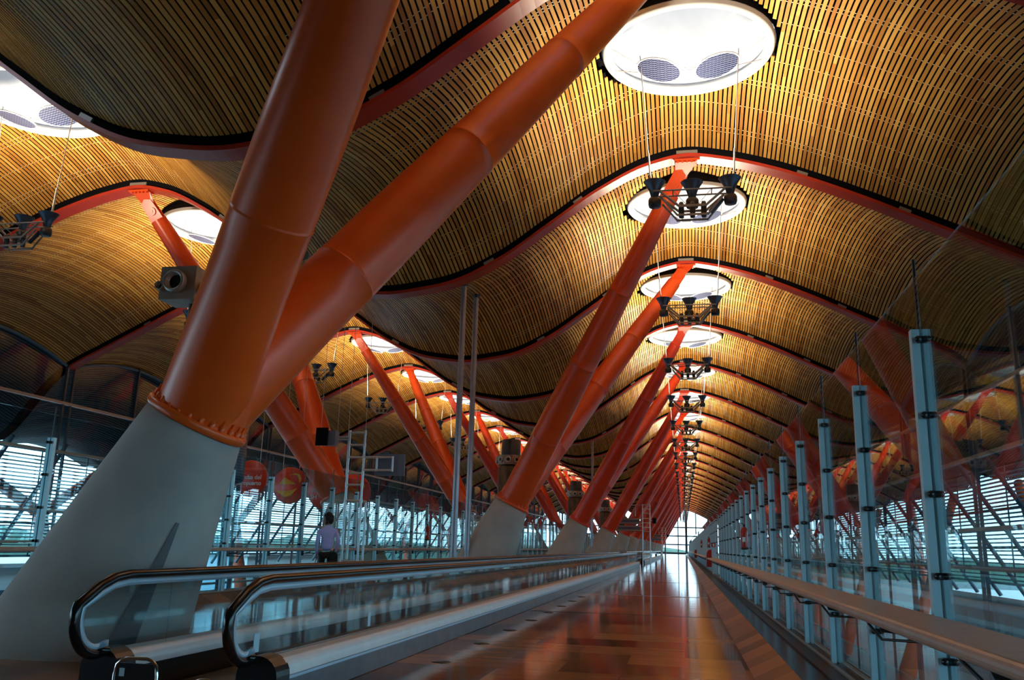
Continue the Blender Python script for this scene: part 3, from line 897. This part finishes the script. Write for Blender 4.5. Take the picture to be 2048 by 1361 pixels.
def build_drum():
    x, y = -10.56, 18.3
    t = thing('lift_drum', 'dark ribbed metal drum above glass, beyond the left screen behind the concrete foot', 'lift', (x, y, -5))
    b = MB(); b.lathe([(.001, 7.30), (.5, 7.32), (.76, 7.42), (.78, 7.55), (.78, 9.9), (.001, 9.9)], 48); b.build('mesh_drum', M['tower'], t)
    g = MB(); g.lathe([(.74, 0), (.74, 7.34)], 48); g.build('glass_drum', M['tower_glass'], t)
    r = MB(); r.box((.74, -.36, 9.0), (.14, .2, 2.5)); r.build('guide_rail', M['tower_rail'], t)
    for a in (.3, 1.4, 2.6, 3.9, 5.2):
        p = MB(); p.tube([(.68*math.cos(a), .68*math.sin(a), 0), (.68*math.cos(a), .68*math.sin(a), 7.35)], .05, 8); p.build('mullion', M['strut'], t)
build_drum()

# ------------------------------------------------------------------ round signs
def build_signs():
    R = .605; Y = 27.55
    for i, (x, z) in enumerate(((-14.33, 3.15), (-12.88, 2.93), (-11.63, 2.79), (-10.64, 2.72))):
        lab = ('round red hanging sign with white lettering tiendas del aeropuerto', 'round red hanging sign with a yellow emblem, left of the forked column',
               'round red hanging sign mostly hidden behind the red-orange forked column', 'round red hanging sign with a yellow emblem behind the tubular gantry')[i]
        t = thing('round_sign', lab, 'sign', (x, Y, z), 'round red signs in a row')
        d = MB(); Mx = Matrix.Rotation(PI/2, 4, 'X')
        d.lathe([(.001, .06), (R-.03, .06), (R, .03), (R, -.03), (R-.03, -.06), (.001, -.06)], 48, Mx); d.build('disc', M['sign_red'], t)
        w = MB()
        for s in (-1, 1): w.tube([(s*.3, 0, R*.86), (s*.3, 0, prof(x)-z)], .008, 5)
        w.build('hanger', M['cable'], t)
        rot = (PI/2, 0, 0)
        if i == 0:
            text('lettering', 'tiendas del', .205, M['sign_white'], t, (-.02, -.068, .03), rot)
            text('lettering', 'aeropuerto', .195, M['sign_white'], t, (-.02, -.068, -.17), rot)
        elif i == 2:
            text('lettering', 'A', .2, M['sign_white'], t, (-.36, -.068, -.03), rot); text('lettering', 'SH', .2, M['sign_white'], t, (-.36, -.068, -.24), rot)
        else:
            e = MB()
            for poly in ([(-.33,.43),(-.67,.05),(.46,.05)], [(-.88,-.29),(-.21,-.66),(.14,-.57),(.54,-.15),(.2,-.26),(-.2,-.31)]):
                e.prism([(a*R*.94, b*R) for a, b in poly], (-.072, -.062), 1)
            arc = [(-.03,.54),(.32,.66),(.61,.6),(.75,.38),(.63,.11),(.58,.32),(.46,.54),(.21,.58)]
            for k in range(4):
                q = [arc[k], arc[k+1], arc[8-k-1] if k < 4 else arc[0], arc[(8-k) % 8]]
                e.prism([(a*R*.94, b*R) for a, b in (q if k else [arc[0], arc[1], arc[7]])], (-.072, -.062), 1)
            e.build('emblem', M['sign_yellow'], t)
build_signs()

# ------------------------------------------------------------------ tubular gantries
def ladder(t, w, hgt, dep, rungs, r=.028):
    for x in (0, w):
        for y in (0, dep):
            m = MB(); m.tube([(x, y, 0), (x, y, hgt if y == 0 else hgt*.56)], r, 10); m.build('upright', M['alu'], t)
    for z in rungs:
        m = MB(); m.tube([(0, 0, z), (w, 0, z)], r*1.05, 10); m.build('rung', M['alu_warm'], t)
        for x in (0, w):
            s = MB(); s.tube([(x, 0, z-.06), (x, 0, z+.06)], r*1.25, 10); s.build('joint', M['alu'], t)
    for z in (.70, hgt*.56):
        for x in (0, w):
            m = MB(); m.tube([(x, 0, z), (x, dep, z)], r, 8); m.build('brace', M['alu_warm'], t)
def build_gantries():
    t = thing('tubular_gantry', 'tall ladder-like aluminium gantry with a screen and a grey panel beside the walking person', 'gantry', (-8.02, 20.3, 0))
    ladder(t, .40, 3.78, .34, (.70, 2.12, 2.50, 2.78, 3.17, 3.47, 3.77))
    a = MB(); a.tube([(-.0, 0, 3.66), (-.30, -.05, 3.66)], .02, 8); a.tube([(-.0, 0, 3.60), (-.30, -.05, 3.60)], .02, 8); ar = a.build('screen_arm', M['alu'], t)
    s = MB(); s.box((-.46, -.10, 3.62), (.34, .26, .36)); so = s.build('screen_housing', M['panel'], t)
    s = MB(); s.box((-.62, -.26, 3.64), (.30, .06, .44)); s.build('screen', M['screen'], so)
    for z in (3.17, 2.86):
        a = MB(); a.tube([(.40, 0, z), (1.12, 0, z)], .03, 10); a.build('panel_arm', M['alu_warm'], t)
    p = MB(); p.box((1.03, .12, 3.0), (.76, .06, .52)); p.cur = 0; po = p.build('info_panel', M['panel'], t)
    for x in (.74, 1.14):
        f = MB(); f.tube([(x, .0, 2.83), (x, .0, 3.2)], .028, 8); f.build('panel_clamp', M['alu'], po)
    for y, k, lab in ((63.6, 0, 'tubular gantry with stacked sign panels at the end of the near moving walkway'), (134.0, 1, 'far tubular gantry with stacked sign panels near the end window')):
        t = thing('tubular_gantry', lab, 'gantry', (-2.78 if k == 0 else -3.0, y, 0))
        ladder(t, .52, 4.2, .45, (.8, 2.35, 2.62, 2.95, 3.25, 3.6, 3.9, 4.2), .035)
        b = MB(); b.tube([(0, 0, 4.2), (-.5, 0, 4.2), (-.5, 0, 3.4)], .03, 8); b.build('side_bracket', M['alu'], t)
        for z in (3.05, 2.55):
            p = MB(); p.box((-.95, .1, z), (1.5, .06, .42)); p.build('sign_panel', M['panel'], t)
            for dz in (-.14, .14):
                q = MB(); q.tube([(-1.8, 0, z+dz), (.0, 0, z+dz)], .03, 8); q.build('panel_tube', M['alu_warm'], t)
        s = MB(); s.box((.82, 0, 3.1), (.28, .1, .38)); s.build('screen', M['screen'], t)
        s = MB(); s.tube([(.52, 0, 3.1), (.75, 0, 3.1)], .02, 8); s.build('screen_arm', M['alu'], t)
build_gantries()

# ------------------------------------------------------------------ fire gear on the right
def extinguisher(x, y, z, lab):
    t = thing('fire_extinguisher', lab, 'fire extinguisher', (x, y, z))
    b = MB(); b.lathe([(.001, 0), (.075, 0), (.08, .02), (.08, .40), (.06, .46), (.03, .49), (.001, .49)], 20); b.build('cylinder', M['red'], t)
    k = MB(); k.lathe([(.083, 0), (.083, .05), (.079, .05)], 20); k.build('foot_ring', M['black'], t)
    v = MB(); v.box((0, 0, .52), (.04, .04, .06)); v.tube([(0, 0, .54), (-.06, -.06, .57)], .01, 6); v.build('valve', M['black'], t)
    l = MB(); l.box((-.02, -.078, .22), (.06, .01, .10)); l.build('paper_label', M['label'], t)
def build_fire():
    t = thing('hose_cabinet', 'red curved fire hose cabinet on a steel post at the right handrail gap', 'hose cabinet', (1.10, 41.0, 0))
    p = MB(); p.box((.24, -.3, .70), (.17, .06, 1.12)); p.build('post_plate', M['steel'], t)
    c = MB(); pr = []
    for k in range(9): a = PI/2+PI/2*k/8; pr.append((.0+.10+.18*math.cos(a), 1.0+.20*math.sin(a)))
    pr = [(.14, 1.2)]+pr+[(-.08, .45), (.14, .45)]
    c.prism(pr[::-1], (-.35, .35), 1); c.build('cabinet', M['red'], t)
    s = MB(); s.box((.24, -.33, 1.40), (.20, .012, .17)); so = s.build('sign_plate', M['red'], t)
    w = MB(); w.box((.24, -.338, 1.40), (.07, .004, .12)); w.box((.215, -.338, 1.42), (.05, .004, .03)); w.build('pictogram', M['label'], so)
    t = thing('hose_cabinet', 'small distant red hose cabinet further along the right handrail', 'hose cabinet', (1.10, 84.0, 0))
    c = MB(); c.prism(pr[::-1], (-.35, .35), 1); c.build('cabinet', M['red'], t)
    p = MB(); p.box((.24, -.3, .70), (.17, .06, 1.12)); p.build('post_plate', M['steel'], t)
    extinguisher(1.33, 20.2, 1.20, 'dark red fire extinguisher hung on the right glass screen in mid distance')
    extinguisher(1.33, 47.5, 1.30, 'small red fire extinguisher above the red hose cabinet')
    extinguisher(1.33, 66.0, 1.35, 'tiny red fire extinguisher farthest along the right glass screen')
    extinguisher(-8.66, 29.7, 1.25, 'dark red fire extinguisher hung on the left glass screen')
build_fire()
def build_outlets():
    first = None
    for i, (x, y) in enumerate([(-2.42, 7.2+1.82*k) for k in range(9)]):
        lab = 'small dark round floor outlet, %s in the line beside the walkway skirt' % ORD[i+1]
        if first is None:
            t = thing('floor_outlet', lab, 'floor outlet', (x, y, 0), 'floor outlets in a line')
            m = MB(); m.lathe([(.085, 0), (.085, .006), (.07, .010), (.001, .010)], 20); m.build('cover', M['black'], t)
            r = MB(); r.lathe([(.10, 0), (.10, .004), (.085, .005)], 20); r.build('rim', M['vent'], t); first = t; fk = tree(t)
        else: dup(fk, first, (x, y, 0), lab)
build_outlets()

# ------------------------------------------------------------------ facades and outside
def facade(x, s, yA, yB, nm):
    """x = glass line, s = outward direction"""
    f = MB(); tr = MB()
    n0 = int((yA-Y2)/9)-1
    ys = []
    y = yA
    arcs = []
    n = n0
    while beamY(n) < yB:
        y0 = beamY(n)
        if y0 >= yA-.1:
            for dy, w in ((-.22, .09), (.22, .09), (4.5, .10)):
                top = prof(x)+.13+(.82*4*((dy % 9)/9)*(1-(dy % 9)/9))
                f.box((x-s*.08, y0+dy, (top-5)/2), (.10, w, top+5))
            pts = [(x-s*.04, y0+.2+8.6*k/14, zslat(x, .2+8.6*k/14)-.07) for k in range(15)]
            f.cur = 2; f.tube(pts, .06, 6); f.cur = 0
        n += 1
    tr.cur = 1
    for z in (6.30, 4.35, 2.05, .82, -1.2): 
        f.cur = 1; f.box((x-s*.10, (yA+yB)/2, z), (.14, yB-yA, .11)); f.cur = 0
    tag(f.build('wall_'+nm, [M['frame_blue'], M['frame_light'], M['louvre']]), kind='structure')
    g = MB(); 
    n = n0; 
    while beamY(n) < yB:
        y0 = beamY(n)
        if y0 >= yA-.1:
            for k in range(8):
                a, b = 9*k/8, 9*(k+1)/8
                za, zb = zslat(x, a)-.04, zslat(x, b)-.04
                g.add([(x, y0+a, -5), (x, y0+b, -5), (x, y0+b, zb), (x, y0+a, za)], [(0, 1, 2, 3)])
        n += 1
    tag(g.build('window_1' if s < 0 else 'window_2', M['facade_glass']), kind='structure')
def louvres():
    for side, x, s in (('left', -27.2, -1), ('right', 12.2, 1)):
        first = None
        for n in range(1, 17):
            y = beamY(n); lab = 'outdoor horizontal louvre screen with raking struts, %s bay along the %s facade' % (ORD[n], side)
            if first is None:
                t = thing('louvre_screen', lab, 'louvre screen', (x, y, 0), 'louvre screens outside the '+side+' facade')
                b = MB(); z = .35
                while z < 4.5:
                    b.box((0, 4.5, z), (.13, 8.9, .028), Matrix.Rotation(s*.22, 3, 'Y')); z += .155
                b.build('blades', M['louvre'], t)
                r = MB()
                for z in (.22, 1.55, 3.0, 4.62): r.box((-s*.12, 4.5, z), (.08, 9, .09))
                r.build('carrier_rail', M['strut'], t)
                for k in range(3):
                    m = MB(); yy = .8+3*k
                    m.tube([(-s*2.35, yy, 4.75), (s*.75, yy, -.35)], .085, 8); m.build('raking_strut', M['strut'], t)
                    m = MB(); m.tube([(-s*.2, yy+1.3, .2), (-s*.2, yy+1.3, 4.65)], .03, 6); m.build('hanger_rod', M['strut'], t)
                first = t; fk = tree(t)
            else: dup(fk, first, (x, y, 0), lab)
def outer_columns():
    for side, x, s, zb in (('left', -28.6, -1, 2.0), ('right', 13.2, 1, -1.0)):
        first = None
        for k in range(5):
            y = 35.5+18*k if side == 'left' else 35.5+18*k
            lab = 'rust orange forked strut outside the %s facade behind the louvres, %s one' % (side, ORD[k+1])
            if first is None:
                t = thing('outer_forked_strut', lab, 'column', (x, y, -6), 'forked struts outside the '+side+' facade')
                for sy in (-1, 1):
                    m = MB(); m.tube([(0, 0, zb+6), (s*.6, sy*4.5, 10.25)], [.26, .2], 16); m.build('tube_arm', M['tube_vermilion'], t)
                m = MB(); m.tube([(-s*1.6, 0, 0), (0, 0, zb+6.1)], [.5, .3], 16); m.build('lower_leg', M['tube_vermilion'], t)
                first = t; fk = tree(t)
            else: dup(fk, first, (x, y, -6), lab)
def outside():
    g = MB(); g.box((-8, 150, -6.3), (900, 900, .2)); struct(g, 'ground', M['outside'])
    # end wall of glass
    f = MB(); y = YE+.1
    for x in (-22, -18.5, -15, -11.5, -8, -4.6, -1.2, .9, 3.4, 6.5): f.box((x, y, prof(x)/2), (.60 if abs(x-.9) < .1 else .28, .15, prof(x)))
    for z in (.12, 2.4, 4.6, 6.8): f.box((-7.5, y, z), (34, .12, .34 if z > 1 else .6))
    tag(f.build('wall_far', M['frame_blue']), kind='structure')
    w = MB(); vs = []; N = 60
    for i in range(N+1):
        x = EAVE_L+(EAVE_R-EAVE_L)*i/N; vs += [(x, y+.05, 0), (x, y+.05, prof(x)+.3)]
    w.add(vs, [(2*i, 2*i+2, 2*i+3, 2*i+1) for i in range(N)]); tag(w.build('window_3', M['facade_glass']), kind='structure')
    b = MB(); b.box((-7.5, YB-.2, 3.5), (45, .3, 19)); tag(b.build('wall_back', M['dark_wall']), kind='structure')  # unseen block added behind the camera to keep sky light out
    h = thing('hedge', 'low green hedge line outside the far end window', 'hedge', (-5, 300, -6.2))
    m = MB(); vs = []; random.seed(9); N = 60
    for i in range(N+1):
        x = -150+300*i/N; z = 6.8+1.2*math.sin(i*.7)+random.uniform(-.5, .5)
        vs += [(x, -5, 0), (x, -2+random.uniform(-1, 1), z*.8), (x, 3, z), (x, 8, 0)]
    m.add(vs, [(4*i+a, 4*i+4+a, 4*i+5+a, 4*i+1+a) for i in range(N) for a in range(3)], True); m.build('foliage', M['hedge'], h)
    h = thing('hedge', 'long green tree line outside beyond the left facade', 'hedge', (-90, 140, -6.2))
    m = MB(); vs = []
    for i in range(N+1):
        y_ = -140+280*i/N; z = 7.3+.8*math.sin(i*.9)+random.uniform(-.4, .4)
        vs += [(5, y_, 0), (2, y_, z*.8), (-3, y_, z), (-8, y_, 0)]
    m.add(vs, [(4*i+a, 4*i+1+a, 4*i+5+a, 4*i+4+a) for i in range(N) for a in range(3)], True); m.build('foliage', M['hedge'], h)
    for x, y, w_, d_, hh, lab in ((-38, 46, 8, 14, 5.6, 'low white service building with dark windows outside the left facade'), (-40, 78, 9, 18, 5.9, 'second low white service building further along outside the left facade'),
                                  (21, 48, 6, 40, 5.0, 'long teal-grey service building outside the right facade')):
        t = thing('service_building', lab, 'building', (x, y, -6.2))
        m = MB(); m.box((0, 0, hh/2), (w_, d_, hh)); m.build('walls', M['building'] if x < 0 else M['wall_teal'], t)
        sx = 1 if x < 0 else -1
        for k in range(5):
            q = MB(); q.box((sx*w_/2, -d_*.4+d_*.2*k, hh*.72), (.06, 1.1, .9)); q.build('window', M['window_dark'], t)
        r = MB(); r.box((0, 0, hh+.1), (w_+.5, d_+.5, .2)); r.build('roof_slab', M['frame_light'], t)
facade(EAVE_L, -1, -23, YE, 'left'); facade(EAVE_R, 1, -23, YE, 'right')
louvres(); outer_columns(); outside()

# ------------------------------------------------------------------ person
def skin(name, nodes, edges, m, parent, root=0, sub=2):
    me = bpy.data.meshes.new(name); me.from_pydata([n[0] for n in nodes], edges, []); me.materials.append(m)
    o = bpy.data.objects.new(name, me); COL.objects.link(o); o.parent = parent
    sk = o.modifiers.new('skin', 'SKIN'); sk.use_smooth_shade = True
    for i, n in enumerate(nodes):
        sv = me.skin_vertices[0].data[i]; r = n[1]; sv.radius = r if isinstance(r, tuple) else (r, r); sv.use_root = (i == root)
    ss = o.modifiers.new('sub', 'SUBSURF'); ss.levels = sub; ss.render_levels = sub
    return o
def build_person():
    t = thing('person', 'person in lavender shirt and black trousers walking away, head turned left', 'person', (-7.98, 19.25, 0), None, rz=math.radians(20))
    # facing +y (away), -x is the left
    body = [((0, 0, .93), (.135, .10)), ((0, .01, 1.08), (.125, .09)), ((0, .0, 1.25), (.155, .10)), ((0, -.01, 1.38), (.16, .09)), ((0, -.01, 1.46), (.07, .06)), ((-.01, .0, 1.53), (.052, .052)),
            ((-.18, -.01, 1.38), .058), ((-.225, -.04, 1.12), .045), ((-.22, .05, .90), .034), ((-.22, .07, .84), .028),
            ((.18, -.01, 1.38), .058), ((.27, -.09, 1.13), .045), ((.20, .06, .97), .034), ((.16, .10, .93), .028)]
    be = [(0,1),(1,2),(2,3),(3,4),(4,5),(3,6),(6,7),(7,8),(8,9),(3,10),(10,11),(11,12),(12,13)]
    legs = [((0, 0, .92), (.14, .105)), ((-.09, .0, .84), .09), ((-.10, .04, .48), .062), ((-.10, -.02, .09), .045), ((-.10, .12, .045), .038),
            ((.09, .0, .84), .09), ((.10, .10, .48), .062), ((.10, .20, .10), .045), ((.10, .33, .05), .038)]
    le = [(0,1),(1,2),(2,3),(3,4),(0,5),(5,6),(6,7),(7,8)]
    b = skin('body', body, be, M['shirt'], t); b['label'] = 'lavender long-sleeved shirt'
    l = skin('trousers', legs, le, M['trousers'], t); l['label'] = 'black trousers and shoes'
    # head turned to the left
    hd = MB(); n = 20; prof_h = [(.001, -.125), (.045, -.12), (.065, -.09), (.078, -.04), (.084, .02), (.082, .07), (.062, .11), (.03, .128), (.001, .132)]
    hd.lathe([(r, z) for r, z in prof_h], n)
    hd.v = [(x*1.12-(.012 if x < 0 and z < .02 else 0), y*.92, z) for x, y, z in hd.v]
    hd.add([(-.085, -.014, .0), (-.085, .014, .0), (-.118, 0, -.022), (-.088, 0, .045), (-.085, 0, -.03)], [(0, 2, 3), (3, 2, 1), (0, 4, 2), (1, 2, 4)], True)
    hd.box((-.092, 0, -.062), (.012, .045, .008)); hd.box((-.088, -.03, .018), (.012, .022, .010)); hd.box((-.088, .03, .018), (.012, .022, .010))
    for sy in (-1, 1): hd.box((.005, sy*.080, -.005), (.035, .014, .058))
    ho = hd.build('head', M['skin'], t, (-.02, 0, 1.625))
    hr = MB(); random.seed(2)
    for i in range(170):
        a = random.uniform(0, 2*PI); e = random.uniform(-.85, 1.5)
        d = Vector((math.cos(a)*math.cos(e), math.sin(a)*math.cos(e), math.sin(e)))
        if d.x < -.30 and d.z < .45: continue
        p = Vector((d.x*.10+.012, d.y*.095, d.z*.125+.025)); r = random.uniform(.024, .038)
        hr.lathe([(.001, -r), (r*.7, -r*.7), (r, 0), (r*.7, r*.7), (.001, r)], 8, Matrix.Translation(p))
    hr.build('hair', M['hair'], ho)
    # hands: palm, four fingers and a thumb in one skin
    for side, c, dirn in ((-1, Vector((-.22, .075, .83)), Vector((0, .10, -1))), (1, Vector((.155, .105, .925)), Vector((-.8, .5, -.3)))):
        d = dirn.normalized(); w = Vector((0, 1, 0)).cross(d).normalized() if abs(d.y) < .9 else Vector((1, 0, 0)); 
        fw = Vector((0, 1, 0)); fw = (fw-d*fw.dot(d)).normalized()
        nodes = [(c, .022), (c+d*.05, (.030, .018))]; edges = [(0, 1)]
        for k, ln in enumerate((.070, .082, .076, .060)):
            off = fw*(.03-.02*k); a = len(nodes)
            nodes += [(c+d*.085+off, .0105), (c+d*(.085+ln*.5)+off+w*.008, .009), (c+d*(.085+ln)+off+w*.024, .0075)]
            edges += [(1, a), (a, a+1), (a+1, a+2)]
        a = len(nodes); nodes += [(c+d*.045+fw*.045, .0105), (c+d*.085+fw*.058+w*.01, .009)]; edges += [(0, a), (a, a+1)]
        skin('hand', [(tuple(p), r) for p, r in nodes], edges, M['skin'], t, 0, 1)
    s = thing('shoulder_bag', 'black bag hanging at the right hip of the walking person', 'bag', (-7.76, 19.16, .58), None, rz=math.radians(20))
    m = MB(); m.box((0, 0, .17), (.17, .32, .28)); m.box((0, 0, .32), (.12, .27, .03)); m.build('bag_body', M['black'], s)
    h = MB(); h.tube([(0, -.09, .33), (0, -.07, .40), (0, .07, .40), (0, .09, .33)], .012, 8); h.build('bag_handle', M['black'], s)
    f = MB(); f.box((.088, 0, .20), (.01, .26, .16)); f.build('front_pocket', M['black'], s)
build_person()
